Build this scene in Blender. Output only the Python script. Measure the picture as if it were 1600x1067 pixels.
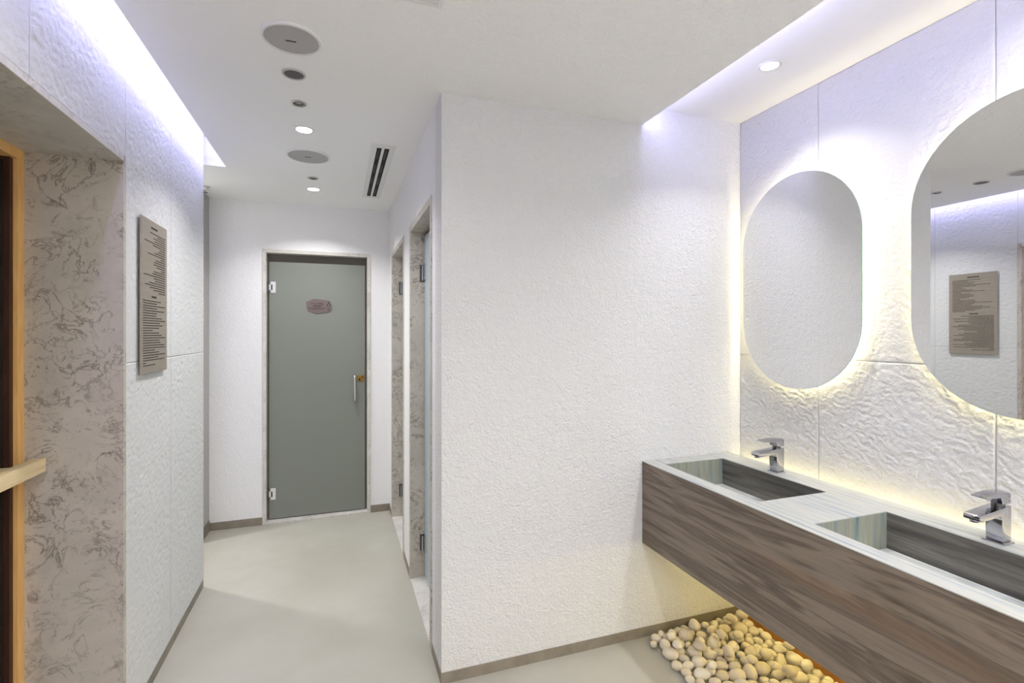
import bpy, bmesh, math, random
import numpy as np
from mathutils import Vector, Matrix

for o in list(bpy.data.objects):
    bpy.data.objects.remove(o, do_unlink=True)
SC = bpy.context.scene
COL = SC.collection
PI = math.pi

# ------------------------------------------------------------------ camera
F_PX, W_PX, H_PX = 779.0, 1600.0, 1067.0
YAW = math.atan(273.0 / 779.0)
cam_d = bpy.data.cameras.new('camera')
cam_d.sensor_width = 36.0
cam_d.lens = F_PX / W_PX * 36.0
cam_d.shift_y = -13.5 / W_PX
cam_d.clip_start = 0.02
cam = bpy.data.objects.new('camera', cam_d)
COL.objects.link(cam)
cam.location = (0, 0, 1.5)
cam.rotation_euler = (PI / 2, 0, -YAW)
SC.camera = cam

# ------------------------------------------------------------------ world, exposure, light levels
wd = bpy.data.worlds.new('world')
SC.world = wd
wd.use_nodes = True
wd.node_tree.nodes['Background'].inputs[0].default_value = (0, 0, 0, 1)
wd.node_tree.nodes['Background'].inputs[1].default_value = 0.0
SC.view_settings.view_transform = 'Standard'
SC.view_settings.look = 'None'
SC.view_settings.gamma = 1.0
SC.view_settings.use_curve_mapping = False
SC.view_settings.exposure = 0.50
SC.cycles.use_denoising = True
SC.cycles.max_bounces = 7
SC.cycles.diffuse_bounces = 5
SC.cycles.glossy_bounces = 4
SC.cycles.use_adaptive_sampling = True
SC.cycles.adaptive_threshold = 0.03
SC.cycles.sample_clamp_indirect = 6.0
SC.cycles.caustics_reflective = False
SC.cycles.caustics_refractive = False

LV = dict(down=4.6, back=16.5, down_hall=6.0, pocket=3.0, side=13.0, cove=31.0, step=25.0, ring=20.0, gap=13.5, under=34.0)  # down and back drive only added, unseen fill downlights
COOL = (0.52, 0.51, 1.0)
WHITE = (1.0, 0.985, 0.98)
WARM = (1.0, 0.88, 0.48)
AMBER = (1.0, 0.80, 0.28)

# ------------------------------------------------------------------ measures (metres)
XL, XR, XM = -0.745, 0.42, 2.027          # left wall, corridor right wall, mirror wall
YF, YD, YB = 2.108, 4.32, -1.6            # block front, end wall, back wall
H, H2 = 2.525, 2.616                      # ceiling, raised pocket over the vanity
XSTEP, XSLOT, YCOVE = 1.418, -0.65, 3.49
BB = 0.048                                # baseboard height

# ------------------------------------------------------------------ materials
MATS = {}
def new_mat(name):
    m = bpy.data.materials.new(name)
    m.use_nodes = True
    nt = m.node_tree
    b = nt.nodes['Principled BSDF']
    MATS[name] = m
    return m, nt, b
def N(nt, t, **kw):
    n = nt.nodes.new(t)
    for k, v in kw.items():
        setattr(n, k, v)
    return n
def rgb(r, g, b):
    f = lambda c: (c / 12.92 if c <= .04045 else ((c + .055) / 1.055) ** 2.4)
    return (f(r / 255), f(g / 255), f(b / 255), 1)
def coords(nt, scale=(1, 1, 1), rot=(0, 0, 0), loc=(0, 0, 0)):
    g = N(nt, 'ShaderNodeNewGeometry')
    mp = N(nt, 'ShaderNodeMapping')
    mp.inputs['Scale'].default_value = scale
    mp.inputs['Rotation'].default_value = rot
    mp.inputs['Location'].default_value = loc
    nt.links.new(g.outputs['Position'], mp.inputs['Vector'])
    return mp.outputs['Vector']
def noise(nt, vec, scale, detail=3, rough=.5, dist=0.0):
    n = N(nt, 'ShaderNodeTexNoise')
    n.inputs['Scale'].default_value = scale
    n.inputs['Detail'].default_value = detail
    n.inputs['Roughness'].default_value = rough
    n.inputs['Distortion'].default_value = dist
    nt.links.new(vec, n.inputs['Vector'])
    return n.outputs['Fac']
def ramp(nt, fac, stops, interp='LINEAR'):
    r = N(nt, 'ShaderNodeValToRGB')
    r.color_ramp.interpolation = interp
    e = r.color_ramp.elements
    while len(e) < len(stops):
        e.new(0.5)
    for el, (p, c) in zip(e, stops):
        el.position = p
        el.color = c
    nt.links.new(fac, r.inputs['Fac'])
    return r.outputs['Color']
def mixc(nt, fac, a, b, mode='MIX'):
    m = N(nt, 'ShaderNodeMix', data_type='RGBA', blend_type=mode)
    for s, v in ((m.inputs[0], fac), (m.inputs[6], a), (m.inputs[7], b)):
        if hasattr(v, 'is_linked'):
            nt.links.new(v, s)
        else:
            s.default_value = v
    return m.outputs[2]
def math_n(nt, op, a, b=0.0):
    m = N(nt, 'ShaderNodeMath', operation=op)
    for s, v in ((m.inputs[0], a), (m.inputs[1], b)):
        if hasattr(v, 'is_linked'):
            nt.links.new(v, s)
        else:
            s.default_value = v
    return m.outputs[0]
def bump(nt, b, height, strength, dist):
    n = N(nt, 'ShaderNodeBump')
    n.inputs['Strength'].default_value = strength
    n.inputs['Distance'].default_value = dist
    nt.links.new(height, n.inputs['Height'])
    nt.links.new(n.outputs['Normal'], b.inputs['Normal'])
def plain(name, col, rough=.5, metal=0.0, spec=.5, coat=0.0):
    m, nt, b = new_mat(name)
    b.inputs['Base Color'].default_value = col
    b.inputs['Roughness'].default_value = rough
    b.inputs['Metallic'].default_value = metal
    b.inputs['Specular IOR Level'].default_value = spec
    b.inputs['Coat Weight'].default_value = coat
    return m
def emit(name, col, strength):
    m, nt, b = new_mat(name)
    b.inputs['Base Color'].default_value = (.8, .8, .8, 1)
    b.inputs['Emission Color'].default_value = (*col, 1)
    b.inputs['Emission Strength'].default_value = strength
    return m

def plaster(name, col, sc, strength, dist, rough=.85, mask=None):
    m, nt, b = new_mat(name)
    v = coords(nt)
    n1 = noise(nt, v, sc, 3, .55)
    n2 = noise(nt, v, sc * .22, 2, .5)
    h = math_n(nt, 'ADD', n1, math_n(nt, 'MULTIPLY', n2, .9))
    if mask:
        sx = N(nt, 'ShaderNodeSeparateXYZ')
        nt.links.new(v, sx.inputs[0])
        mr = N(nt, 'ShaderNodeMapRange')
        nt.links.new(sx.outputs['X'], mr.inputs['Value'])
        mr.inputs['From Min'].default_value, mr.inputs['From Max'].default_value = mask[0], mask[1]
        mr.inputs['To Min'].default_value, mr.inputs['To Max'].default_value = .12, 1.0
        h = math_n(nt, 'MULTIPLY', h, mr.outputs[0])
    nb = noise(nt, v, 1.7, 2)
    c2 = tuple(x * .97 for x in col[:3]) + (1,)
    nt.links.new(mixc(nt, nb, col, c2), b.inputs['Base Color'])
    b.inputs['Roughness'].default_value = rough
    b.inputs['Specular IOR Level'].default_value = .25
    bump(nt, b, h, strength, dist)
    return m

plaster('plaster', (.77, .77, .765, 1), 125, 1.0, .008)
plaster('plaster_hall', (.85, .845, .85, 1), 90, .7, .005)
plaster('ceiling_rough', (.95, .945, .94, 1), 100, .8, .009, mask=(-.25, .55))
plaster('ceiling_smooth', (.94, .935, .93, 1), 60, .08, .003)
plaster('panel_stone', (.675, .675, .67, 1), 150, .5, .003, rough=.75)
plaster('slab_stone', (.60, .60, .61, 1), 150, .7, .003, rough=.7)

def floor_mat():
    m, nt, b = new_mat('microcement')
    v = coords(nt)
    n1 = noise(nt, v, 1.6, 4, .55, .4)
    n2 = noise(nt, v, 9, 5, .6, .3)
    c = ramp(nt, n1, [(.3, rgb(166, 163, 150)), (.7, rgb(180, 178, 167))])
    c = mixc(nt, math_n(nt, 'MULTIPLY', n2, .35), c, rgb(165, 162, 149))
    n3 = noise(nt, v, 55, 1, .5)
    spot = ramp(nt, n3, [(.80, (0, 0, 0, 1)), (.83, (1, 1, 1, 1))])
    c = mixc(nt, math_n(nt, 'MULTIPLY', spot, .5), c, rgb(110, 104, 92))
    nt.links.new(c, b.inputs['Base Color'])
    r = ramp(nt, n2, [(.3, (.34, .34, .34, 1)), (.7, (.46, .46, .46, 1))])
    nt.links.new(r, b.inputs['Roughness'])
    b.inputs['Specular IOR Level'].default_value = .5
    bump(nt, b, n2, .06, .004)
floor_mat()

def base_mat(name, c0, c1):
    m, nt, b = new_mat(name)
    v = coords(nt)
    n1 = noise(nt, v, 14, 4, .6)
    nt.links.new(ramp(nt, n1, [(.35, c0), (.65, c1)]), b.inputs['Base Color'])
    b.inputs['Roughness'].default_value = .5
base_mat('baseboard_taupe', rgb(126, 118, 105), rgb(142, 133, 120))
base_mat('baseboard_wood', rgb(176, 120, 58), rgb(196, 140, 74))

def marble(name, base, blot, vein, sc, vein_amt=1.0):
    m, nt, b = new_mat(name)
    v = coords(nt)
    n0 = noise(nt, v, sc * .45, 3, .6, .6)
    col = ramp(nt, n0, [(.36, base), (.62, tuple(x * .86 for x in base[:3]) + (1,))])
    # squiggly dark veins : thin bands of a distorted noise
    n1 = noise(nt, v, sc * .62, 6, .66, 1.9)
    a = math_n(nt, 'ABSOLUTE', math_n(nt, 'SUBTRACT', n1, .5))
    vm = ramp(nt, a, [(.0, (1, 1, 1, 1)), (.012, (.6, .6, .6, 1)), (.030, (0, 0, 0, 1))])
    n2 = noise(nt, v, sc * .5, 3, .6)
    gate = ramp(nt, n2, [(.42, (0, 0, 0, 1)), (.58, (1, 1, 1, 1))])
    vm = math_n(nt, 'MULTIPLY', math_n(nt, 'MULTIPLY', vm, gate), .8 * vein_amt)
    # fossil-like blotches
    n3 = noise(nt, v, sc * 1.7, 5, .66, 1.2)
    bm_ = ramp(nt, n3, [(.55, (0, 0, 0, 1)), (.64, (1, 1, 1, 1))])
    n4 = noise(nt, v, sc * .6, 2, .5, .3)
    g2 = ramp(nt, n4, [(.45, (0, 0, 0, 1)), (.6, (1, 1, 1, 1))])
    bl = math_n(nt, 'MULTIPLY', math_n(nt, 'MULTIPLY', bm_, g2), .85 * vein_amt)
    n5 = noise(nt, v, sc * 6.5, 3, .6, .8)
    sp = ramp(nt, n5, [(.60, (0, 0, 0, 1)), (.68, (1, 1, 1, 1))])
    n6 = noise(nt, v, sc * 1.1, 2)
    g3 = ramp(nt, n6, [(.42, (0, 0, 0, 1)), (.6, (1, 1, 1, 1))])
    col = mixc(nt, bl, col, blot)
    col = mixc(nt, math_n(nt, 'MULTIPLY', math_n(nt, 'MULTIPLY', sp, g3), .55 * vein_amt), col, vein)
    col = mixc(nt, vm, col, vein)
    nt.links.new(col, b.inputs['Base Color'])
    b.inputs['Roughness'].default_value = .42
    b.inputs['Specular IOR Level'].default_value = .35
marble('marble', rgb(202, 194, 182), rgb(150, 138, 126), rgb(112, 100, 88), 11)
marble('marble_pale', rgb(216, 212, 206), rgb(178, 170, 160), rgb(160, 150, 140), 12, .8)

def vein_stone(name, stops, scale, rot, freq, rough, fine=.35, finec=(0.05, 0.04, 0.035, 1), tint=None):
    m, nt, b = new_mat(name)
    v = coords(nt, scale, rot)
    n1 = noise(nt, v, freq, 5, .58, .55)
    n2 = noise(nt, v, freq * 4.5, 3, .6, .3)
    col = ramp(nt, n1, stops)
    f = ramp(nt, n2, [(.50, (0, 0, 0, 1)), (.68, (1, 1, 1, 1))])
    col = mixc(nt, math_n(nt, 'MULTIPLY', f, fine), col, finec)
    if tint:
        n3 = noise(nt, v, freq * .6, 2, .5, .2)
        t = ramp(nt, n3, [(.60, (0, 0, 0, 1)), (.72, (1, 1, 1, 1))])
        col = mixc(nt, math_n(nt, 'MULTIPLY', t, .28), col, tint)
    nt.links.new(col, b.inputs['Base Color'])
    b.inputs['Roughness'].default_value = rough
    b.inputs['Specular IOR Level'].default_value = .5
vein_stone('stone_front', [(.26, rgb(76, 64, 54)), (.40, rgb(116, 103, 90)), (.47, rgb(94, 82, 71)), (.53, rgb(132, 119, 105)), (.62, rgb(120, 108, 95)), (.68, rgb(86, 74, 63)), (.78, rgb(136, 123, 108))],
           (1, .42, 6.0), (math.radians(-9), 0, 0), 2.6, .38, .30, rgb(62, 52, 45), tint=rgb(134, 104, 74))
vein_stone('stone_top', [(.28, rgb(146, 156, 160)), (.42, rgb(178, 182, 179)), (.55, rgb(190, 189, 178)), (.68, rgb(160, 169, 174)), (.8, rgb(182, 175, 156))],
           (9, .5, 1), (0, 0, math.radians(-7)), 3.6, .22, .38, rgb(150, 160, 170))
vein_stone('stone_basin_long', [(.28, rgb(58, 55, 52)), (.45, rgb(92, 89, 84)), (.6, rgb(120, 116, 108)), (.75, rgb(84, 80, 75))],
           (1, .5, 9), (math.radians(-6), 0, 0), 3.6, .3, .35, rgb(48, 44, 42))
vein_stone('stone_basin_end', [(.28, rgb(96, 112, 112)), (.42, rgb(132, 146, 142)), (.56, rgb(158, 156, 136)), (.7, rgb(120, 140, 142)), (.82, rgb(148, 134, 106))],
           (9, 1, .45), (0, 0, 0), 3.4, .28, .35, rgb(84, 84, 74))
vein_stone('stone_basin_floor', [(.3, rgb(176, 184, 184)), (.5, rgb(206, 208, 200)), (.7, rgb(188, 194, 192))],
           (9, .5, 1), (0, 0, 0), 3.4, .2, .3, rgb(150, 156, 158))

def wood(name, c0, c1, sc):
    m, nt, b = new_mat(name)
    v = coords(nt, sc)
    n1 = noise(nt, v, 6, 4, .6, .4)
    nt.links.new(ramp(nt, n1, [(.35, c0), (.65, c1)]), b.inputs['Base Color'])
    b.inputs['Roughness'].default_value = .5
wood('wood_pale', rgb(222, 198, 152), rgb(236, 216, 172), (12, 1, 12))
wood('wood_orange_glow', rgb(232, 178, 104), rgb(244, 198, 128), (12, 12, 1))  # warm orange glow on the sauna frame is put into the wood colour
wood('shade_brown', rgb(56, 30, 22), rgb(74, 42, 30), (12, 12, 1))  # dark tone standing in for shadow inside the sauna frame

def frosted(name, col, rough, spec, trans):
    m, nt, b = new_mat(name)
    v = coords(nt)
    b.inputs['Base Color'].default_value = col
    b.inputs['Roughness'].default_value = rough
    b.inputs['Specular IOR Level'].default_value = spec
    b.inputs['Transmission Weight'].default_value = trans
    b.inputs['IOR'].default_value = 1.45
    n1 = noise(nt, v, 420, 1)
    bump(nt, b, n1, .08, .001)
frosted('frosted_grey', rgb(126, 130, 121), .34, .7, .0)
frosted('frosted_blue', rgb(176, 192, 198), .32, .6, .0)
plain('sauna_glass', rgb(46, 38, 32), .08, 0, .5)
plain('glass_edge', (.30, .50, .46, 1), .1, 0, .6)
plain('mirror', (.86, .865, .87, 1), .0, 1.0)
plain('mirror_back', (.55, .55, .55, 1), .6)
plain('chrome', (.48, .48, .53, 1), .07, 1.0)
plain('steel', (.62, .61, .59, 1), .25, 1.0)
plain('dark_chrome', (.14, .14, .14, 1), .2, 1.0)
plain('hinge_steel', (.80, .79, .77, 1), .3, .6)
plain('brass', rgb(150, 116, 54), .3, 1.0)
plain('black_plastic', (.012, .012, .012, 1), .5)
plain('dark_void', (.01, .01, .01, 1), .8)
plain('dark_stop', rgb(92, 86, 76), .5)
plain('grey_frame', rgb(168, 164, 160), .45)
plain('grey_light', rgb(190, 187, 182), .5)
plain('white_plastic', (.78, .78, .78, 1), .45)
plain('white_metal', (.80, .795, .785, 1), .5)
plain('sign_ink', rgb(48, 38, 34), .6)
plain('door_sign_brown', rgb(112, 98, 95), .5)
plain('ink_black', rgb(34, 24, 24), .6)
emit('lamp_white', WHITE, 14.0)
emit('led_cool', COOL, LV['cove'])
emit('led_step', COOL, LV['step'])
emit('led_ring', WARM, LV['ring'])
emit('led_gap', WARM, LV['gap'])
emit('led_under', AMBER, LV['under'])

def grille(name, c0, c1):
    m, nt, b = new_mat(name)
    v = coords(nt)
    n1 = noise(nt, v, 600, 1)
    nt.links.new(ramp(nt, n1, [(.4, c0), (.6, c1)]), b.inputs['Base Color'])
    b.inputs['Roughness'].default_value = .6
grille('speaker_grille', rgb(166, 163, 163), rgb(186, 183, 182))
grille('grille_dark', rgb(78, 77, 76), rgb(104, 102, 101))

def metal_sign():
    m, nt, b = new_mat('sign_metal')
    v = coords(nt, (1, 1, 30))
    n1 = noise(nt, v, 10, 3)
    nt.links.new(ramp(nt, n1, [(.3, rgb(148, 139, 126)), (.7, rgb(162, 152, 139))]), b.inputs['Base Color'])
    b.inputs['Metallic'].default_value = .2
    b.inputs['Roughness'].default_value = .38
metal_sign()

def pebble_mat(name, c0, c1):
    m, nt, b = new_mat(name)
    oi = N(nt, 'ShaderNodeObjectInfo')
    v = coords(nt)
    n1 = noise(nt, v, 40, 4, .6)
    c = mixc(nt, oi.outputs['Random'], c0, c1)
    c = mixc(nt, math_n(nt, 'MULTIPLY', n1, .35), c, rgb(186, 172, 148))
    nt.links.new(c, b.inputs['Base Color'])
    b.inputs['Roughness'].default_value = .55
    bump(nt, b, n1, .12, .004)
pebble_mat('pebble', rgb(236, 228, 212), rgb(214, 202, 180))

# ------------------------------------------------------------------ mesh helpers
ORG = {}   # world origin of parents
class MB:
    def __init__(s):
        s.bm = bmesh.new()
    def box(s, x0, x1, y0, y1, z0, z1, bev=0.0, seg=1):
        t = bmesh.new()
        bmesh.ops.create_cube(t, size=1.0)
        for v in t.verts:
            v.co = Vector(((x0 + x1) / 2 + v.co.x * (x1 - x0), (y0 + y1) / 2 + v.co.y * (y1 - y0), (z0 + z1) / 2 + v.co.z * (z1 - z0)))
        if bev > 0:
            bmesh.ops.bevel(t, geom=t.edges[:], offset=bev, segments=seg, affect='EDGES', profile=.7)
        s.merge(t)
        return s
    def merge(s, t):
        me = bpy.data.meshes.new('t')
        t.to_mesh(me)
        t.free()
        s.bm.from_mesh(me)
        bpy.data.meshes.remove(me)
    def cyl(s, c, r, h, axis='Z', seg=48, r2=None, bev=0.0):
        t = bmesh.new()
        bmesh.ops.create_cone(t, cap_ends=True, segments=seg, radius1=r, radius2=r if r2 is None else r2, depth=h)
        if bev:
            ed = [e for e in t.edges if abs(e.verts[0].co.z - e.verts[1].co.z) < 1e-6]
            bmesh.ops.bevel(t, geom=ed, offset=bev, segments=2, affect='EDGES', profile=.6)
        M = {'Z': Matrix.Identity(4), 'X': Matrix.Rotation(PI / 2, 4, 'Y'), 'Y': Matrix.Rotation(PI / 2, 4, 'X')}[axis]
        bmesh.ops.transform(t, matrix=Matrix.Translation(c) @ M, verts=t.verts[:])
        s.merge(t)
        return s
    def ring(s, c, r_out, r_in, h, seg=64):
        """flat annulus with thickness, axis Z, c at its middle"""
        t = s.bm
        vs = []
        for k in range(seg):
            a = 2 * PI * k / seg
            row = []
            for (r, z) in ((r_in, h / 2), (r_out, h / 2), (r_out, -h / 4), (r_out - .25 * (r_out - r_in), -h / 2), (r_in, -h / 2)):
                row.append(t.verts.new((c[0] + r * math.cos(a), c[1] + r * math.sin(a), c[2] + z)))
            vs.append(row)
        for k in range(seg):
            a, b = vs[k], vs[(k + 1) % seg]
            for i in range(5):
                j = (i + 1) % 5
                t.faces.new((a[i], b[i], b[j], a[j]))
        return s
    def prism(s, pts, n0, n1):
        """pts: list of 3D points (one face), extruded from offset vec n0 to n1"""
        t = s.bm
        n0, n1 = Vector(n0), Vector(n1)
        A = [t.verts.new(Vector(p) + n0) for p in pts]
        B = [t.verts.new(Vector(p) + n1) for p in pts]
        t.faces.new(A)
        t.faces.new(list(reversed(B)))
        k = len(pts)
        for i in range(k):
            t.faces.new((A[i], B[i], B[(i + 1) % k], A[(i + 1) % k]))
        return s
    def tube(s, pts, r, seg=16, closed=False):
        t = s.bm
        P = [Vector(p) for p in pts]
        rows = []
        n = len(P)
        up = None
        for i, p in enumerate(P):
            d = (P[(i + 1) % n] - P[i - 1]) if closed else (P[min(i + 1, n - 1)] - P[max(i - 1, 0)])
            d.normalize()
            if up is None:
                up = d.orthogonal().normalized()
            up = (up - d * up.dot(d)).normalized()
            w = d.cross(up)
            rows.append([t.verts.new(p + (up * math.cos(2 * PI * k / seg) + w * math.sin(2 * PI * k / seg)) * r) for k in range(seg)])
        for i in range(n if closed else n - 1):
            a, b = rows[i], rows[(i + 1) % n]
            for k in range(seg):
                t.faces.new((a[k], a[(k + 1) % seg], b[(k + 1) % seg], b[k]))
        if not closed:
            t.faces.new(list(reversed(rows[0])))
            t.faces.new(rows[-1])
        return s
    def build(s, name, mat, parent=None, smooth=False, label=None, cat=None, group=None, kind=None):
        bm = s.bm
        bmesh.ops.recalc_face_normals(bm, faces=bm.faces[:])
        me = bpy.data.meshes.new(name)
        if parent is not None:
            org = ORG[parent.name]
        else:
            xs = [v.co for v in bm.verts]
            org = Vector((sum(c.x for c in xs) / len(xs), sum(c.y for c in xs) / len(xs), min(c.z for c in xs)))
        bmesh.ops.translate(bm, vec=-org, verts=bm.verts[:])
        if smooth:
            for f in bm.faces:
                f.smooth = True
        bm.to_mesh(me)
        bm.free()
        return link(name, me, mat, parent, org, label, cat, group, kind, smooth)
def link(name, me, mat, parent, org, label=None, cat=None, group=None, kind=None, smooth=False):
    me.materials.clear()
    me.materials.append(MATS[mat])
    o = bpy.data.objects.new(name, me)
    COL.objects.link(o)
    if parent is not None:
        o.parent = parent
    else:
        o.location = org
    ORG[o.name] = Vector(org)
    if smooth:
        me.shade_smooth() if smooth == 'all' else None
        if smooth != 'all':
            try:
                me.set_sharp_from_angle(angle=math.radians(35))
            except Exception:
                pass
    tag(o, label, cat, group, kind)
    return o
def tag(o, label=None, cat=None, group=None, kind=None):
    if label: o['label'] = label
    if cat: o['category'] = cat
    if group: o['group'] = group
    if kind: o['kind'] = kind
    return o
def thing(name, loc, label, cat, group=None, kind=None):
    o = bpy.data.objects.new(name, None)
    o.empty_display_size = .05
    COL.objects.link(o)
    o.location = loc
    ORG[o.name] = Vector(loc)
    return tag(o, label, cat, group, kind)

def text_part(s, size, origin, ux, uz, nrm, name, mat, parent, thick=.0008, align='LEFT'):
    """flat raised lettering: text s laid on a plane, origin = baseline start"""
    cu = bpy.data.curves.new('txt', 'FONT')
    cu.body = s
    cu.size = size
    cu.align_x = align
    cu.extrude = thick / 2
    ob = bpy.data.objects.new('txt', cu)
    COL.objects.link(ob)
    dg = bpy.context.evaluated_depsgraph_get()
    me = bpy.data.meshes.new_from_object(ob.evaluated_get(dg))
    bpy.data.objects.remove(ob, do_unlink=True)
    o, ux, uz, nrm = Vector(origin), Vector(ux), Vector(uz), Vector(nrm)
    org = ORG[parent.name]
    for v in me.vertices:
        v.co = o + ux * v.co.x + uz * v.co.y + nrm * v.co.z - org
    me.name = name
    return link(name, me, mat, parent, org)

# vectorised gradient noise for the relief of the stone panels
RNG = np.random.RandomState(7)
PERM = RNG.permutation(256)
ANG = RNG.rand(256) * 2 * PI
def perlin(x, y):
    xi, yi = np.floor(x).astype(int), np.floor(y).astype(int)
    xf, yf = x - xi, y - yi
    u, v = xf ** 3 * (xf * (xf * 6 - 15) + 10), yf ** 3 * (yf * (yf * 6 - 15) + 10)
    def g(ix, iy, dx, dy):
        a = ANG[PERM[(PERM[ix & 255] + iy) & 255]]
        return np.cos(a) * dx + np.sin(a) * dy
    n00, n10 = g(xi, yi, xf, yf), g(xi + 1, yi, xf - 1, yf)
    n01, n11 = g(xi, yi + 1, xf, yf - 1), g(xi + 1, yi + 1, xf - 1, yf - 1)
    return (n00 * (1 - u) + n10 * u) * (1 - v) + (n01 * (1 - u) + n11 * u) * v
def relief(a, b, amp):
    wx = perlin(a * 9 + 3.1, b * 9) * .030 + perlin(a * 37, b * 37 + 4) * .013
    wy = perlin(a * 9 - 7.7, b * 9 + 11) * .030 + perlin(a * 37 + 9, b * 37) * .013
    p, q = a + wx, b + wy
    p2, q2 = p * .92 + q * .38, q * .92 - p * .38
    r1 = 1 - np.abs(perlin(p2 * 22, q2 * 44)) * 2.6
    r2 = 1 - np.abs(perlin(p2 * 42 + 40, q2 * 78 + 9)) * 2.4
    lo = perlin(a * 5 + 20, b * 5 + 5)
    fi = perlin(p * 85, q * 85)
    mod = .7 + 1.0 * np.clip(perlin(a * 2.6 + 60, b * 2.6) + .2, -.4, .5)
    return amp * (mod * (.95 * r1 + .60 * r2) + .9 * lo + .6 * fi) - amp * 1.0
def stone_panel(parent, x, sgn, y0, y1, z0, z1, res, amp, seed, thick=.012, mat='panel_stone'):
    """one relief slab on a wall; its face looks along sgn*X"""
    slab = mat == 'slab_stone'
    g = .0007 if slab else .0003
    y0, y1, z0, z1 = y0 + g, y1 - g, z0 + g, z1 - g
    ny, nz = max(2, int((y1 - y0) / res)), max(2, int((z1 - z0) / res))
    yy, zz = np.meshgrid(np.linspace(y0, y1, ny + 1), np.linspace(z0, z1, nz + 1), indexing='ij')
    h = relief(yy + seed * 3.7, zz + seed * 1.3, amp)
    ed = np.minimum(np.minimum(yy - y0, y1 - yy), np.minimum(zz - z0, z1 - zz))
    fd = np.clip(ed / .004, 0, 1)
    h = h * fd - (1 - fd) * (amp * 1.2 if slab else 0)
    xx = x + sgn * h
    org = ORG[parent.name]
    co = np.stack([xx, yy, zz], -1).reshape(-1, 3) - np.array(org)
    idx = np.arange((ny + 1) * (nz + 1)).reshape(ny + 1, nz + 1)
    f = np.stack([idx[:-1, :-1], idx[1:, :-1], idx[1:, 1:], idx[:-1, 1:]], -1).reshape(-1, 4)
    if sgn < 0:
        f = f[:, ::-1]
    verts, faces = co.tolist(), f.tolist()
    border = list(idx[:, 0]) + list(idx[-1, 1:]) + list(idx[-2::-1, -1]) + list(idx[0, -2:0:-1])
    base = len(verts)
    for k in border:
        c = verts[k]
        verts.append([x - sgn * thick - org[0], c[1], c[2]])
    nb = len(border)
    for k in range(nb):
        q = [int(border[k]), int(border[(k + 1) % nb]), base + (k + 1) % nb, base + k]
        faces.append(q[::-1] if sgn > 0 else q)
    me = bpy.data.meshes.new('wall_panel')
    me.from_pydata(verts, [], faces)
    me.polygons.foreach_set('use_smooth', [True] * (ny * nz) + [False] * nb)
    me.update()
    return link('wall_panel', me, mat, parent, org)

# ================================================================== THE SETTING
ST = 'structure'
MB().box(-2.8, 2.2, YB - .1, 4.6, -.1, 0).build('floor', 'microcement', label='beige grey polished microcement floor through room and corridor', cat='floor', kind=ST)

# --- ceiling: main field, corridor, side passage, pocket and cove
ceil = thing('ceiling', (0, 0, H), 'white plaster ceiling with a glowing cove slot along the left wall', 'ceiling', kind=ST)
MB().box(XSLOT, XSTEP, YB, YF + .005, H, H + .2).build('ceiling_field', 'ceiling_rough', ceil)
c2 = MB().box(XSLOT, .6, YF + .005, YD + .1, H, H + .2)
c2.box(-2.8, XSLOT, YCOVE, YD + .1, H, H + .2)
c2.build('corridor_ceiling', 'ceiling_smooth', ceil)
MB().box(XSTEP, XM + .15, YB, YF + .05, H2, H2 + .11).build('pocket_ceiling', 'ceiling_smooth', ceil)
MB().box(XL - .4, XSLOT, YB, YCOVE, H + .17, H + .2).build('cove_top', 'ceiling_smooth', ceil)
MB().box(XSLOT - .015, XSLOT - .001, YB + .05, YCOVE - .03, H + .033, H + .036).build('light_strip', 'led_cool', ceil)['label'] = 'cool white light strip hidden in the cove slot'
MB().box(XSTEP, XSTEP + .006, YB + .05, YF - .02, H + .035, H + .051).build('light_strip', 'led_step', ceil)['label'] = 'cool white light strip hidden behind the ceiling step'

# --- left wall with the sauna doorway
SY0, SY1, SZ = 1.08, 2.228, 2.154
wl = thing('wall_left', (XL, 1.0, 0), 'white split-stone panelled wall on the left with a dark doorway', 'wall', kind=ST)
w = MB()
w.box(-1.16, XL - .012, SY1, 3.377, 0, 2.70).box(-1.16, XL - .012, SY0, SY1, SZ, 2.70).box(-1.16, XL - .012, YB, SY0, 0, 2.70)
w.box(-2.8, -1.16, 3.28, 3.377, 0, H)
w.build('wall_core', 'plaster', wl)
ZJ = 1.385
lp = [(2.767, 3.379, BB, ZJ), (2.767, 3.379, ZJ, 2.69), (SY1, 2.767, BB, ZJ), (SY1, 2.767, ZJ, 2.69),
      (1.616, SY1, SZ, 2.69), (1.004 + .076, 1.616, SZ, 2.69),
      (.392, SY0, BB, ZJ), (.392, SY0, ZJ, 2.69), (-.22, .392, BB, ZJ), (-.22, .392, ZJ, 2.69),
      (-.832, -.22, BB, ZJ), (-.832, -.22, ZJ, 2.69), (YB, -.832, BB, ZJ), (YB, -.832, ZJ, 2.69)]
for k, (a, b, c, d) in enumerate(lp):
    stone_panel(wl, XL, 1, a, b, c, d, .006 if b > 1.1 else .03, .0019, k + 1)
MB().box(XL - .012, XL - .001, SY1, 3.379, 0, BB).build('baseboard_left', 'baseboard_taupe', label='taupe baseboard along the left stone wall', cat='baseboard', kind=ST)
MB().box(XL - .012, XL - .001, YB, SY0, 0, BB).build('baseboard_left', 'baseboard_taupe', label='taupe baseboard on the near side of the sauna doorway', cat='baseboard', kind=ST)

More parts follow.
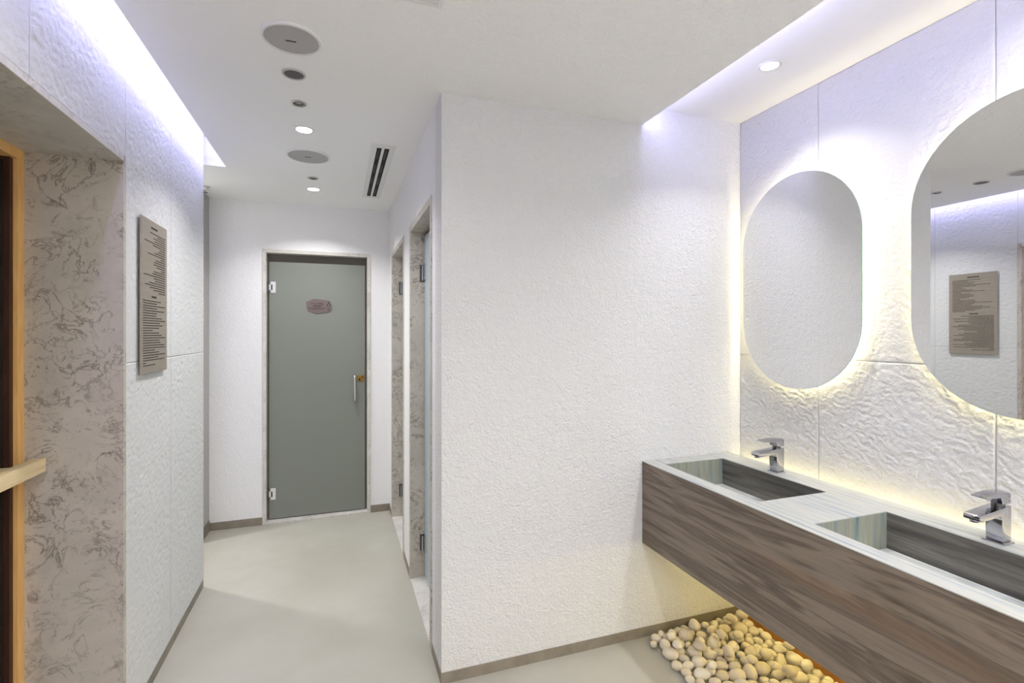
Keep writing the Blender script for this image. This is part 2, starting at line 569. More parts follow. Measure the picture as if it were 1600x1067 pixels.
# --- end wall with its doorway
DX0, DX1, DZ = -.552, .262, 2.156
w = MB()
w.box(-1.02, DX0, YD, YD + .14, 0, H).box(DX1, .56, YD, YD + .14, 0, H).box(DX0, DX1, YD, YD + .14, DZ, H)
w.box(-2.8, -1.02, YD, YD + .14, 0, H)
w.build('wall_end', 'plaster_hall', label='white plaster end wall of the corridor around the frosted door', cat='wall', kind=ST)
MB().box(-.915, DX0, YD - .004, YD, 0, .06).build('baseboard_end', 'baseboard_taupe', label='taupe baseboard on end wall left of the frosted door', cat='baseboard', kind=ST)
MB().box(DX1, XR, YD - .004, YD, 0, .06).build('baseboard_end', 'baseboard_taupe', label='short taupe baseboard right of the frosted end door', cat='baseboard', kind=ST)

# --- side passage: outer wall and grey post
MB().box(-2.9, -2.8, 3.28, YD + .14, 0, H).build('wall_side', 'plaster_hall', label='white wall closing the side passage beyond the left wall', cat='wall', kind=ST)
t1 = thing('trim_1', (-.96, 4.2, 0), 'slim grey post at far left of the white end wall', 'post', kind=ST)
MB().box(-1.02, -.915, 4.08, YD, .085, H - .055).build('post', 'grey_frame', t1)
MB().box(-1.025, -.912, 4.075, YD, 0, .08).build('base', 'baseboard_taupe', t1)
MB().box(-1.02, -.915, 4.19, YD, H - .055, H).build('cap', 'grey_frame', t1)
MB().box(-1.02, -.918, 4.08, 4.19, H - .055, H).build('cap_block', 'grey_light', t1)

# --- corridor right wall with two doorways
N0, N1, F0, F1, RZ = 2.33, 3.09, 3.37, 4.16, 2.148
w = MB()
for (a, b) in ((YF + .14, N0), (N1, F0), (F1, YD)):
    w.box(XR, XR + .14, a, b, 0, RZ)
w.box(XR, XR + .14, YF + .14, YD, RZ, H)
w.build('wall_corridor', 'plaster_hall', label='white corridor wall on the right holding two stone-framed doorways', cat='wall', kind=ST)
for (a, b, lb) in ((YF, N0, 'short taupe baseboard between the white corner and near doorway'), (N1, F0, 'short taupe baseboard on the pier between the two doorways'), (F1, YD - .004, 'taupe baseboard stub past the far doorway')):
    MB().box(XR - .003, XR, a, b, 0, BB).build('baseboard_corridor', 'baseboard_taupe', label=lb, cat='baseboard', kind=ST)

# --- block front wall
MB().box(XR, XM + .15, YF, YF + .14, 0, H2 + .05).build('wall_front', 'plaster', label='large white textured plaster wall left of the vanity', cat='wall', kind=ST)
MB().box(XR - .003, XM - .01, YF - .003, YF, 0, BB).build('baseboard_front', 'baseboard_taupe', label='taupe baseboard under the large white plaster wall', cat='baseboard', kind=ST)

# --- mirror wall of split-stone slabs
wr = thing('wall_right', (XM, .5, 0), 'white split-stone slab wall behind the backlit mirrors', 'wall', kind=ST)
MB().box(XM + .012, XM + .15, YB, YF, 0, H2).build('wall_core', 'plaster', wr)
cols = [(1.65, YF), (1.014, 1.65), (.378, 1.014), (-.258, .378), (-.894, -.258), (YB, -.894)]
for k, (a, b) in enumerate(cols):
    rs = .0042 if b > .9 else (.008 if b > .3 else .03)
    stone_panel(wr, XM, -1, a, b, .06, ZJ, rs, .0025, 20 + k, mat='slab_stone')
    stone_panel(wr, XM, -1, a, b, ZJ, H2, rs, .0017, 30 + k, mat='slab_stone')
MB().box(XM - .012, XM + .012, -.6, YF - .003, 0, .06).build('baseboard_right', 'baseboard_wood', label='orange wooden baseboard at the back of the pebble bed', cat='baseboard', kind=ST)

# --- wall behind the camera
MB().box(-1.2, XM + .15, YB - .1, YB, 0, H2 + .1).build('wall_back', 'plaster', label='plain white wall at the back of the washroom', cat='wall', kind=ST)

# ================================================================== DOORS
# --- door_1: frosted door in the end wall
d1 = thing('door_1', (-.145, YD, 0), 'grey frosted glass door with sign in pale stone frame', 'door', kind=ST)
FY0, FY1 = YD - .006, YD + .14
MB().box(DX0, DX0 + .027, FY0, FY1, 0, DZ, .001).build('frame_jamb', 'marble_pale', d1)
MB().box(DX1 - .027, DX1, FY0, FY1, 0, DZ, .001).build('frame_jamb', 'marble_pale', d1)
MB().box(DX0 + .027, DX1 - .027, FY0, FY1, DZ - .027, DZ, .001).build('frame_head', 'marble_pale', d1)
MB().box(DX0 + .027, DX1 - .027, FY0 - .002, FY1, 0, .014, .001).build('threshold', 'marble_pale', d1)
GX0, GX1, GY = -.511, .221, YD + .055
for (a, b) in ((DX0 + .027, -.498), (.210, DX1 - .027)):
    MB().box(a, b, GY + .014, FY1, .014, DZ - .027).build('door_stop', 'dark_stop', d1)
MB().box(-.498, .210, GY + .014, FY1, 2.04, DZ - .027).build('door_stop', 'dark_stop', d1)
gl = MB().box(GX0, GX1, GY, GY + .010, .020, 2.066, .001).build('glass_leaf', 'frosted_grey', d1)
MB().box(-.498, .210, FY1 - .01, FY1, .014, 2.04).build('backing', 'dark_void', d1)
for z in (1.862, .218):
    h = MB().box(-.500, -.463, GY - .007, GY - .0005, z - .045, z + .045, .001)
    h.box(-.512, -.500, GY - .007, GY - .0005, z - .022, z + .022, .001)
    hg = h.build('hinge', 'hinge_steel', d1)
    MB().box(-.496, -.486, GY - .0085, GY - .0072, z - .022, z + .022).build('hinge_slot', 'black_plastic', hg)
    MB().box(-.5245, -.513, GY - .01, GY + .012, z - .045, z + .045, .001).build('hinge_knuckle', 'dark_chrome', hg)
hx, hz0, hz1, hy = .136, .922, 1.157, GY - .045
pts = [(hx, GY - .001, hz1 - .012)]
for k in range(7):
    a = PI / 2 * k / 6
    pts.append((hx, hy + .02 - .02 * math.sin(a), hz1 - .012 - .02 + .02 * math.cos(a)))
for k in range(7):
    a = PI / 2 * k / 6
    pts.append((hx, hy + .02 - .02 * math.cos(a), hz0 + .012 + .02 - .02 * math.sin(a)))
pts.append((hx, GY - .001, hz0 + .012))
MB().tube(pts, .0105).build('pull_handle', 'steel', d1, smooth=True)
lk = MB().box(.158, .212, GY - .008, GY - .0005, 1.095, 1.142, .002).build('lock_plate', 'brass', d1)
MB().box(.168, .184, GY - .0095, GY - .0082, 1.101, 1.119).box(.190, .204, GY - .0095, GY - .0082, 1.122, 1.132).build('lock_mark', 'ink_black', lk)
# sign on the door
def dpt(px, py):   # point on the sign plane from measured sign-local fractions
    return (-.241 + .201 * px, GY - .005, 1.778 - .121 * py)
poly = [(0, .22), (.035, .20), (.28, .02), (.36, 0), (.86, .10), (.92, .14), (1.0, .47), (1.0, .53), (.93, .82), (.86, .88), (.42, 1.0), (.34, .98), (.09, .78), (.05, .70)]
sg = MB().prism([dpt(*p) for p in poly], (0, 0, 0), (0, .0045, 0)).build('door_sign', 'door_sign_brown', d1)
sg['label'] = 'brown angular plaque reading Changing Room'
yt = GY - .0055
text_part('Changing Room', .0205, (-.241 + .201 * .40, yt, 1.778 - .121 * .70), (1, 0, 0), (0, 0, 1), (0, -1, 0), 'lettering', 'ink_black', sg, align='CENTER')
mk = MB()   # unreadable upper lines of the plaque
rr = random.Random(5)
for (x0, x1, zc, hh) in ((.20, .28, .31, .012), (.33, .42, .31, .011), (.46, .66, .30, .014)):
    n = max(2, int((x1 - x0) / .035))
    for k in range(n):
        a = x0 + (x1 - x0) * k / n
        p0, p1 = dpt(a, zc), dpt(a + (x1 - x0) / n * .72, zc)
        dz = rr.uniform(-.003, .003)
        mk.box(p0[0], p1[0], yt - .0004, yt + .0004, p0[2] - hh / 2 + dz, p0[2] - hh / 2 + .004 + dz)
        mk.box(p0[0], p0[0] + .0028, yt - .0004, yt + .0004, p0[2] - hh / 2, p0[2] + hh / 2 * rr.uniform(.2, 1))
for k in range(7):
    p0, p1 = dpt(.27 + k * .045, .485), dpt(.27 + k * .045 + .036, .485)
    mk.box(p0[0], p1[0], yt - .0004, yt + .0004, p0[2] - .0035, p0[2] + .0035)
mk.build('lettering', 'ink_black', sg, kind='stuff')
ic = MB()
ic.cyl((dpt(.865, .26)[0], yt, dpt(.865, .26)[2]), .006, .0008, 'Y', 20)
for dx in (-.009, .009):
    c = dpt(.865, .42)
    ic.box(c[0] + dx - .0028, c[0] + dx + .0028, yt - .0004, yt + .0004, c[2] - .010, c[2] + .010)
c = dpt(.855, .68)
ic.tube([(c[0] + .006 * math.cos(a * PI / 8), yt, c[2] + .009 * math.sin(a * PI / 8)) for a in range(16)], .0016, 6, True)
ic.build('pictogram', 'ink_black', sg)

# --- doors 2 and 3: stone-framed doorways in the corridor wall
def corridor_door(name, a, b, label, fw=.045):
    d = thing(name, (XR, (a + b) / 2, 0), label, 'door', kind=ST)
    x0, x1 = XR - .004, XR + .14
    MB().box(x0, x1, a, a + fw, 0, RZ, .001).build('frame_jamb', 'marble', d)
    MB().box(x0, x1, b - fw, b, 0, RZ, .001).build('frame_jamb', 'marble', d)
    MB().box(x0, x1, a + fw, b - fw, RZ - .037, RZ, .001).build('frame_head', 'marble', d)
    MB().box(x0, x1, a + fw, b - fw, 0, .016, .001).build('threshold', 'marble_pale', d)
    gx = XR + .081
    MB().box(gx, gx + .010, a + fw + .004, b - fw - .006, .022, 2.086, .001).build('glass_leaf', 'frosted_blue', d)
    MB().box(x1 - .008, x1, a + fw, b - fw, .016, RZ - .037).build('backing', 'dark_void', d)
    for z in (1.862, .225):
        h = MB().box(gx - .028, gx + .014, b - fw - .004, b - fw - .0005, z - .05, z + .05, .001).build('hinge', 'dark_chrome', d)
        MB().box(gx - .006, gx - .0005, b - fw - .055, b - fw - .008, z - .045, z + .045, .001).build('hinge_plate', 'steel', h)
        MB().cyl((gx - .012, b - fw - .010, z), .006, .09, 'Z', 16).build('hinge_pin', 'chrome', h, smooth=True)
    return d
corridor_door('door_2', N0, N1, 'near doorway in corridor wall with pale blue frosted glass')
corridor_door('door_3', F0, F1, 'far narrow-looking doorway in corridor wall next to end wall')

# --- door 4: sauna door in the left wall
d4 = thing('door_4', (XL, 1.65, 0), 'dark glass sauna door with glow-tinted wood frame in stone recess', 'door', kind=ST)
JX0, JX1 = -1.10, XL + .003
MB().box(JX0, JX1, 2.206, SY1, 0, SZ, .0012).build('stone_jamb', 'marble', d4)
MB().box(JX0, JX1, SY0, SY0 + .022, 0, SZ, .0012).build('stone_jamb', 'marble', d4)
MB().box(JX0, JX1, SY0 + .022, 2.206, SZ - .022, SZ, .0012).build('stone_head', 'marble_pale', d4)
SA0, SA1, SZZ = SY0 + .022, 2.206, SZ - .022
MB().box(JX0, -1.031, SA1 - .036, SA1, 0, SZZ, .001).build('wood_frame', 'wood_orange_glow', d4)
MB().box(JX0, -1.031, SA0, SA0 + .036, 0, SZZ, .001).build('wood_frame', 'wood_orange_glow', d4)
MB().box(JX0, -1.031, SA0 + .036, SA1 - .036, SZZ - .036, SZZ, .001).build('wood_frame', 'wood_orange_glow', d4)
MB().box(-1.085, -1.045, SA1 - .056, SA1 - .036, .01, SZZ - .036).build('reveal_shade', 'shade_brown', d4)  # dark strip painted where the frame's reveal lies in shadow
MB().box(-1.085, -1.045, SA0 + .036, SA0 + .056, .01, SZZ - .036).build('reveal_shade', 'shade_brown', d4)  # same painted reveal shadow on the near side
MB().box(-1.072, -1.060, SA0 + .056, SA1 - .056, .01, SZZ - .05, .001).build('glass_leaf', 'sauna_glass', d4)
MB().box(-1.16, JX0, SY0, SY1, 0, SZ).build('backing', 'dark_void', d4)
hd = MB().box(-.995, -.958, 1.50, 2.178, 1.018, 1.066, .003, 2).build('handle_bar', 'wood_pale', d4)
hd['label'] = 'pale wooden handle bar'
for y in (1.62, 2.06):
    MB().box(-1.060, -.995, y - .03, y + .03, 1.026, 1.058, .003).build('handle_standoff', 'wood_pale', hd)
MB().box(-1.060, -1.0, 1.97, 2.005, 1.030, 1.066, .002).build('handle_bolt', 'black_plastic', hd)

# ================================================================== VANITY
VX0, VX1, VT, VB, VY1, VY0 = 1.418, 1.957, .869, .467, YF - .002, -.6
T = .022
BX0, BX1 = 1.486, 1.832
basins = [(1.453, 2.020), (.655, 1.225)]
van = thing('vanity_counter', (1.69, .75, VB), 'long floating vein-stone vanity with two sunken rectangular basins', 'vanity')
top = MB()
top.box(VX0 - .0005, VX0 + T, VY0, VY1, VT - .003, VT)
top.box(VX0 + T, BX0, VY0, VY1, VT - T, VT)
top.box(BX1, VX1, VY0, VY1, VT - T, VT)
ys = [VY0] + [v for b in sorted(basins) for v in b] + [VY1]
for k in range(0, len(ys), 2):
    top.box(BX0, BX1, ys[k], ys[k + 1], VT - T, VT)
top.build('top_slab', 'stone_top', van)
fp = MB().box(VX0, VX0 + T, VY0, VY1, VB, VT - .0035).build('front_panel', 'stone_front', van)
fp['label'] = 'brown vein-stone front apron'
MB().box(VX0 + T, VX1, VY0, VY1, VB, VB + T).build('bottom_panel', 'stone_front', van)
MB().box(VX0 + T, VX1, VY0, VY0 + T, VB + T, VT - T).build('end_panel', 'stone_front', van)
MB().box(VX1 - T, VX1, VY0 + T, VY1, VB + T, VT - T).build('back_panel', 'stone_front', van)
BZ = .742
for (a, b) in basins:
    bs = MB().box(BX0, BX1, a, b, BZ - .05, BZ - .04).build('basin', 'stone_basin_long', van)
    bs['label'] = 'sunken rectangular basin'
    MB().box(BX1 - .001, BX1 + .015, a - .015, b + .015, BZ - .05, VT - .0025).build('back_wall', 'stone_basin_long', bs)
    MB().box(BX0 - .015, BX0 + .001, a - .015, b + .015, BZ - .05, VT - .0025).build('front_wall', 'stone_basin_long', bs)
    MB().box(BX0 + .001, BX1 - .001, b - .001, b + .015, BZ - .05, VT - .0025).build('end_wall', 'stone_basin_end', bs)
    MB().box(BX0 + .001, BX1 - .001, a - .015, a + .001, BZ - .05, VT - .0025).build('end_wall', 'stone_basin_end', bs)
    MB().box(BX0 + .002, BX1 - .004, a + .07, b - .004, BZ - .014, BZ, .001).build('floor_plate', 'stone_basin_floor', bs)
    MB().box(BX0 + .08, BX1 - .08, a + .012, a + .058, BZ - .04, BZ - .034, .001).build('drain_cover', 'steel', bs)
MB().box(VX1 - .001, VX1 + .006, VY0 + .02, VY1 - .02, VT - .075, VT - .060).build('light_strip', 'led_gap', van)['label'] = 'warm light strip behind the counter'
MB().box(VX1 - .045, VX1 - .03, VY0 + .02, VY1 - .02, VB - .006, VB).build('light_strip', 'led_under', van)['label'] = 'amber light strip under the counter'

# faucets
def faucet(cx, cy, label):
    r = thing('faucet', (cx, cy, VT), label, 'faucet', 'basin mixer taps on the vanity')
    MB().box(cx - .027, cx + .027, cy - .027, cy + .027, VT, VT + .005, .0015, 2).build('base_plate', 'chrome', r)
    # body: side outline (x,z) extruded along y
    pr = [(.023, .005), (.023, .112), (-.118, .098), (-.126, .094), (-.126, .082), (-.118, .078), (-.030, .084), (-.024, .081), (-.021, .074), (-.019, .005)]
    t = MB()
    t.prism([(cx + x, cy, VT + z) for x, z in pr], (0, -.021, 0), (0, .021, 0))
    bmesh.ops.recalc_face_normals(t.bm, faces=t.bm.faces[:])
    bmesh.ops.bevel(t.bm, geom=t.bm.edges[:], offset=.0022, segments=2, affect='EDGES', profile=.6)
    t.build('body', 'chrome', r, smooth=True)
    MB().cyl((cx - .112, cy, VT + .077), .0115, .008, 'Z', 24, bev=.001).build('aerator', 'chrome', r, smooth=True)
    MB().cyl((cx, cy, VT + .118), .0165, .026, 'Z', 32).build('cartridge', 'dark_chrome', r, smooth=True)
    lv = [(.024, .118), (.024, .147), (.015, .152), (-.030, .153), (-.092, .147), (-.094, .143), (-.050, .140), (-.022, .139), (-.018, .119)]
    t = MB()
    t.prism([(cx + x, cy, VT + z) for x, z in lv], (0, -.020, 0), (0, .020, 0))
    bmesh.ops.recalc_face_normals(t.bm, faces=t.bm.faces[:])
    bmesh.ops.bevel(t.bm, geom=t.bm.edges[:], offset=.0018, segments=2, affect='EDGES', profile=.6)
    t.build('lever', 'chrome', r, smooth=True)
    return r
faucet(1.885, 1.742, 'chrome basin mixer tap nearer the white corner wall')
faucet(1.888, .938, 'chrome basin mixer tap at the right edge of the picture')

# ================================================================== MIRRORS
def stadium(cy, cz, w, h, inset, n=28):
    r = w / 2 - inset
    hs = h / 2 - w / 2
    pts = []
    for k in range(n + 1):
        a = PI * k / n
        pts.append((cy + r * math.cos(a), cz + hs + r * math.sin(a)))
    for k in range(n + 1):
        a = PI + PI * k / n
        pts.append((cy + r * math.cos(a), cz - hs + r * math.sin(a)))
    return pts
def mirror(cy, cz, w, h, label):
    xm = XM - .040
    r = thing('mirror', (XM - .02, cy, cz - h / 2), label, 'mirror', 'backlit pill-shaped mirrors')
    P = [(xm, y, z) for y, z in stadium(cy, cz, w, h, 0)]
    MB().prism(P, (.0012, 0, 0), (.0042, 0, 0)).build('glass_edge', 'glass_edge', r)
    P5 = [(xm, y, z) for y, z in stadium(cy, cz, w, h, .0010)]
    MB().prism(P5, (.0042, 0, 0), (.0062, 0, 0)).build('back_sheet', 'white_plastic', r)
    P2 = [(xm, y, z) for y, z in stadium(cy, cz, w, h, .0012)]
    MB().prism(P2, (0, 0, 0), (.0012, 0, 0)).build('mirror_face', 'mirror', r)
    P3 = [(xm, y, z) for y, z in stadium(cy, cz, w, h, .075)]
    MB().prism(P3, (.0062, 0, 0), (.034, 0, 0)).build('back_box', 'white_plastic', r)
    n = 28
    P4 = [(xm + .020, y, z) for y, z in stadium(cy, cz, w, h, .062)]
    MB().tube(P4, .0065, 8, True).build('light_ring', 'led_ring', r, smooth='all')
    return r
mirror(1.734, 1.738, .622, .992, 'pill-shaped backlit mirror next to the white corner wall')
mirror(.925, 1.742, .636, 1.020, 'larger-looking backlit mirror cut off by the right picture edge')

# ================================================================== WALL SIGN (left wall)
ws = thing('wall_sign', (XL, 2.5, 1.334), 'brown metal notice panel with rows of fine text on left wall', 'sign')
sx = XL + .014
MB().box(sx - .006, sx, 2.343, 2.657, 1.334, 1.968, .0006).build('plate', 'sign_metal', ws)
for (y, z) in ((2.37, 1.37), (2.63, 1.37), (2.37, 1.93), (2.63, 1.93)):
    MB().cyl((sx - .012, y, z), .008, .013, 'X', 12).build('standoff', 'steel', ws)
tx = MB()
rr = random.Random(11)
def row(y0, y1, z, hh=.0036):
    y = y0
    while y < y1 - .003:
        wl_ = min(rr.uniform(.010, .032), y1 - y)
        tx.box(sx - .0002, sx + .0006, y, y + wl_, z - hh / 2, z + hh / 2)
        y += wl_ + .0022
row(2.455, 2.535, 1.938, .008)
R1 = [.30, .62, .44, .50, .06, .42, .74, .66, .50, .20, .78, .56, .48, .47, .58, .80, .46, .40, .02, .46, .52, .25, .08, .28, .44, .68]
for k, s_ in enumerate(R1):
    row(2.365 + (2.632 - 2.365) * s_, 2.632, 1.917 - k * .0099)
row(2.462, 2.520, 1.650, .008)
R2 = [.78, .60, .98, .62, .94, .60, .58, .84, .98, .72, .86, .70, .40, .70, .84, .98, .72, .76, .97, .98, .50, .72, .98, .66, .97, .12, .52]
for k, s_ in enumerate(R2):
    row(2.362, 2.362 + (2.634 - 2.362) * s_, 1.632 - k * .0102)
tx.build('lettering', 'sign_ink', ws, kind='stuff')

# ================================================================== CEILING FITTINGS
def downlight(x, y, z, power, label, r=.038, col=WHITE, lit=True, spread=150):
    d = thing('downlight', (x, y, z), label, 'ceiling light', 'recessed ceiling downlights')
    MB().ring((x, y, z - .002), r + .010, r, .004).build('rim', 'white_metal', d, smooth=True)
    MB().cyl((x, y, z - .0008), r, .0012, 'Z', 48).build('diffuser', 'lamp_white', d)
    li = bpy.data.lights.new('lamp', 'AREA')
    li.shape = 'DISK'
    li.size = r * 1.9
    li.energy = power
    li.color = col
    li.spread = math.radians(spread)
    lo = bpy.data.objects.new('lamp', li)
    COL.objects.link(lo)
    lo.parent = d
    lo.location = (0, 0, -.006)
    return d
downlight(-.158, 2.717, H, LV['down_hall'], 'lit round downlight between the two corridor ceiling speakers', spread=120)
downlight(-.160, 3.820, H, LV['down_hall'], 'lit round downlight nearest the frosted end door', spread=125)
downlight(1.703, 1.607, H2, LV['pocket'], 'lit round downlight in the raised ceiling over the vanity', r=.034, spread=110)
downlight(1.703, .70, H2, LV['pocket'], 'added fill downlight over the vanity beyond the picture')  # unseen lamp, added to lift the ambient light
downlight(1.703, -1.28, H2, LV['back'], 'added fill downlight over the vanity end behind the camera')  # added out of view to brighten the room from behind
downlight(-.16, 1.15, H, LV['down'], 'added fill downlight overhead before the sauna door')  # guessed overhead lamp, added for ambient light
downlight(-.10, -1.28, H, LV['back'], 'added fill downlight overhead behind the camera')  # no lamp known here; added as soft fill
downlight(.85, .35, H, LV['down'], 'added fill downlight in the middle of the washroom')  # invented overhead source for general fill
downlight(.75, -1.28, H, LV['back'], 'added fill downlight by the back wall')  # added so the back wall bounces fill light forward
downlight(-1.415, 3.93, H, LV['side'], 'lit round downlight inside the side passage')

def speaker(x, y, r, label):
    d = thing('ceiling_speaker', (x, y, H), label, 'speaker', 'round ceiling speakers')
    MB().ring((x, y, H - .004), r, r - .009, .008).build('rim', 'white_plastic', d, smooth=True)
    MB().cyl((x, y, H - .0025), r - .010, .005, 'Z', 64).build('grille', 'speaker_grille', d)
    MB().box(x - .020, x + .014, y + .006, y + .012, H - .0062, H - .005).build('badge', 'sign_ink', d)
    return d
speaker(-.150, 1.892, .098, 'larger-looking round ceiling speaker nearest the camera')
speaker(-.158, 3.113, .118, 'round ceiling speaker between the two lit downlights')

d = thing('ceiling_vent', (-.162, 2.146, H), 'small dark grey round grille behind the near ceiling speaker', 'vent')
MB().ring((-.162, 2.146, H - .003), .044, .037, .006).build('rim', 'grey_light', d, smooth=True)
MB().cyl((-.162, 2.146, H - .0015), .037, .003, 'Z', 40).build('grille', 'grille_dark', d)
d = thing('sprinkler', (-.162, 2.415, H), 'small silver half-open round fitting ahead of the first lit downlight', 'sprinkler')
MB().ring((-.162, 2.415, H - .0025), .032, .024, .005).build('rim', 'steel', d, smooth=True)
MB().cyl((-.162, 2.415, H - .001), .024, .002, 'Z', 32).build('plate', 'grey_light', d)
MB().ring((-.162, 2.408, H - .0035), .022, .014, .003).build('spring', 'grille_dark', d, smooth=True)
d = thing('sprinkler', (-.152, 3.549, H), 'tiny grey round fitting just before the far downlight', 'sprinkler')
MB().ring((-.152, 3.549, H - .0025), .034, .022, .005).build('rim', 'grey_light', d, smooth=True)
MB().cyl((-.152, 3.549, H - .002), .021, .004, 'Z', 32).build('plate', 'grille_dark', d)

# linear slot diffuser
d = thing('slot_diffuser', (.24, 3.36, H), 'white linear air diffuser with two black slots in corridor ceiling', 'vent')
sx0, sx1, sy0, sy1 = .178, .306, 2.795, 3.92
a0, a1, b0, b1, ya, yb = .207, .233, .248, .275, 2.842, 3.870
f = MB()
f.box(sx0, a0, sy0, sy1, H - .004, H).box(b1, sx1, sy0, sy1, H - .004, H)
f.box(a0, b1, sy0, ya, H - .004, H).box(a0, b1, yb, sy1, H - .004, H).box(a1, b0, ya, yb, H - .004, H)
f.build('frame', 'white_metal', d)
for (p, q) in ((a0, a1), (b0, b1)):
    s_ = MB().box(p, q, ya, yb, H - .0012, H - .0004).build('slot', 'dark_void', d)
    for k in range(4):
        y = ya + .03 + k * .26
        MB().box(p + .008, p + .016, y, y + .16, H - .0028, H - .0014).build('vane', 'black_plastic', s_)

# access hatch at the top edge of the picture
d = thing('access_hatch', (.1, 1.35, H), 'flush ceiling hatch touching the top edge of the picture', 'hatch')
MB().box(-.12, .290, 1.12, 1.540, H - .0025, H).build('panel', 'white_metal', d)
f = MB()
f.box(.294, .310, 1.10, 1.556, H - .006, H).box(-.14, -.124, 1.10, 1.556, H - .006, H).box(-.124, .294, 1.544, 1.556, H - .004, H).box(-.124, .294, 1.10, 1.116, H - .004, H)
f.build('frame', 'white_metal', d)

# small fitting beside the left wall end
d = thing('ceiling_fitting', (-.895, 4.03, H), 'small white fitting with two black bars under the ceiling by grey post', 'fitting')
MB().cyl((-.865, 4.0, H - .004), .022, .008, 'Z', 24, bev=.002).build('base', 'grey_light', d, smooth=True)
MB().box(-1.02, -.862, 3.985, 4.075, H - .030, H - .008, .004, 2).build('body', 'white_plastic', d)
for y in (4.000, 4.045):
    MB().prism([(-1.02, y + .030, H - .032), (-.868, y - .006, H - .032), (-.868, y + .012, H - .032), (-1.02, y + .048, H - .032)], (0, 0, 0), (0, 0, .0018)).build('bar', 'black_plastic', d)

# ================================================================== PEBBLES
def pebble_mesh(seed):
    bm = bmesh.new()
    bmesh.ops.create_icosphere(bm, subdivisions=3, radius=1.0)
    r = random.Random(seed)
    off = Vector((r.uniform(0, 50), r.uniform(0, 50), r.uniform(0, 50)))
    import mathutils
    ax = (1.0, r.uniform(.70, .86), r.uniform(.60, .72))
    for v in bm.verts:
        p = v.co.copy()
        k = 1 + .17 * mathutils.noise.noise(p * .8 + off) + .06 * mathutils.noise.noise(p * 1.7 + off)
        v.co = Vector((p.x * ax[0] * k, p.y * ax[1] * k, p.z * ax[2] * k))
    for f in bm.faces:
        f.smooth = True
    me = bpy.data.meshes.new('pebble')
    bm.to_mesh(me)
    bm.free()
    me.materials.append(MATS['pebble'])
    zmin = min(v.co.z for v in me.vertices)
    return me, zmin
PM = [pebble_mesh(100 + k) for k in range(10)]
rr = random.Random(3)
PX0, PX1, PY0, PY1 = 1.402, 2.008, 1.16, 2.096
pts = []
tries = 0
while tries < 42000 and len(pts) < 300:
    tries += 1
    r = rr.choice((.025, .028, .030, .033, .036, .039)) if tries < 4000 else rr.uniform(.019, .027)
    x, y = rr.uniform(PX0 + r, PX1 - r), rr.uniform(PY0 + r, PY1 - r)
    if all((x - a) ** 2 + (y - b) ** 2 > ((r + c) * .86) ** 2 for a, b, c in pts):
        pts.append((x, y, r))
# relax so that they touch without overlapping
for it in range(60):
    for i in range(len(pts)):
        x, y, r = pts[i]
        for j in range(len(pts)):
            if i == j: continue
            a, b, c = pts[j]
            dx, dy = x - a, y - b
            if abs(dx) > .09 or abs(dy) > .09: continue
            dd = math.hypot(dx, dy) + 1e-9
            ov = (r + c) * .93 - dd
            if ov > 0:
                x += dx / dd * ov * .5
                y += dy / dd * ov * .5
        pts[i] = (min(max(x, PX0 + r), PX1 - r), min(max(y, PY0 + r), PY1 - r), r)
keep = []
for p in sorted(pts, key=lambda q: -q[2]):
    if all(math.hypot(p[0] - q[0], p[1] - q[1]) > (p[2] + q[2]) * .87 for q in keep):
        keep.append(p)
pts = keep
GRP = 'pale pebbles in the bed under the vanity'
def pebble(x, y, z, r, label):
    me, zmin = rr.choice(PM)
    o = bpy.data.objects.new('pebble', me)
    COL.objects.link(o)
    o.scale = (r * 1.02, r * 1.02, r * rr.uniform(1.0, 1.15))
    o.rotation_euler = (0, 0, rr.uniform(0, 2 * PI))
    o.location = (x, y, z - zmin * o.scale[2])
    tag(o, label, 'pebble', GRP)
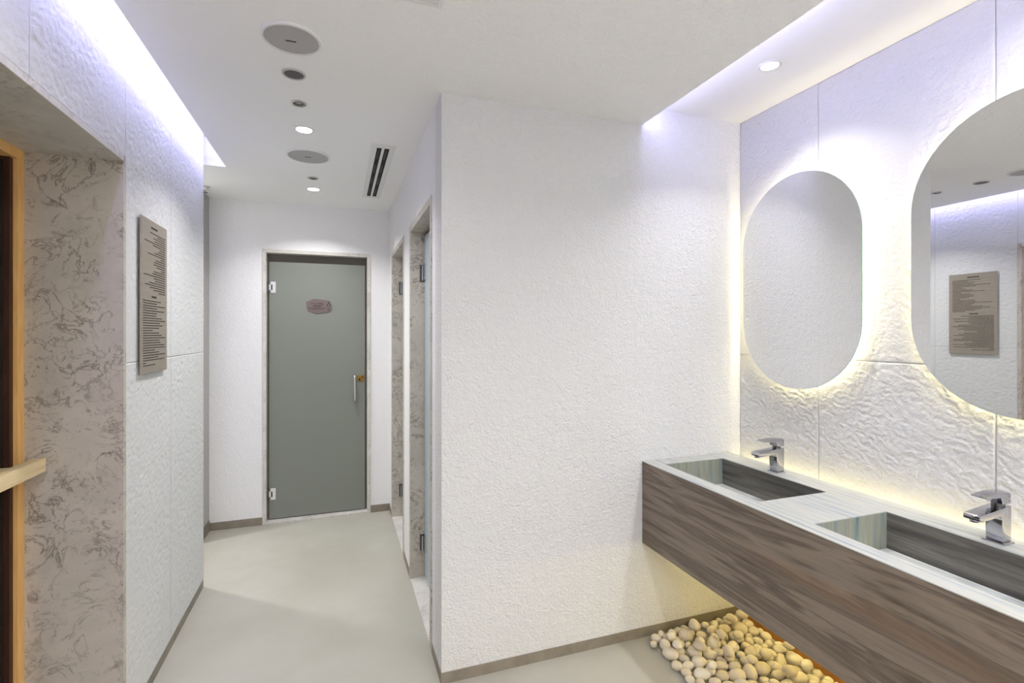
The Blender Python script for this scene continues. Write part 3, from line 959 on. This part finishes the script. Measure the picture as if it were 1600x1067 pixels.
corner = min(pts, key=lambda p: (p[0] - PX0) + (PY1 - p[1]))
def pebble_label(x, y, r):
    size = 'small' if r < .0245 else ('large' if r > .031 else 'medium')
    if x < PX0 + .05:
        w1 = 'in the outermost front row'
    elif y > PY1 - .055:
        w1 = 'touching the taupe baseboard'
    elif x > PX1 - .06:
        w1 = 'yellow-lit beside the orange baseboard'
    else:
        k = (x - PX0) / (PX1 - PX0)
        w1 = 'in the front third of the bed' if k < .36 else ('midway across the bed' if k < .66 else 'toward the orange baseboard')
    d = PY1 - y
    w2 = 'next to the plaster wall' if d < .16 else ('a little off the plaster wall' if d < .36 else ('well off the plaster wall' if d < .62 else 'deep under the counter'))
    if y > PY1 - .055:
        w2 = 'at the front' if x < 1.6 else ('at mid width' if x < 1.8 else 'near the back corner')
    return size + ' cream pebble ' + w1 + ', ' + w2
for p in pts:
    x, y, r = p
    pebble(x, y, 0.0, r, 'cream pebble at bed corner nearest the room, against the taupe baseboard' if p == corner else pebble_label(x, y, r))
# a few stones lying on top, nestled between three below
top_n = 0
for k in range(900):
    if top_n >= 34: break
    x, y, r = rr.uniform(PX0 + .07, PX1 - .05), rr.uniform(1.35, PY1 - .05), rr.uniform(.022, .031)
    near = sorted(pts, key=lambda q: (q[0] - x) ** 2 + (q[1] - y) ** 2)[:3]
    if min(math.hypot(q[0] - x, q[1] - y) for q in near) < .030: continue
    if any(math.hypot(a - x, b - y) < .085 for a, b in TOPS) if top_n else False: continue
    if top_n == 0: TOPS = []
    TOPS.append((x, y))
    zz = 0
    for q in near:
        dd = math.hypot(q[0] - x, q[1] - y)
        s2 = (q[2] + r) * 1.05
        hgt = q[2] * .66 + (math.sqrt(max(s2 * s2 - dd * dd, 0)) * .8)
        zz = max(zz, hgt)
    pebble(x, y, max(.012, zz - r * .66), r, 'cream pebble atop others, ' + ('front part' if x < 1.6 else 'middle' if x < 1.8 else 'back part') + ' of bed, ' + ('close to plaster wall' if y > 1.86 else 'away from plaster wall' if y > 1.6 else 'deep under counter'))
    top_n += 1
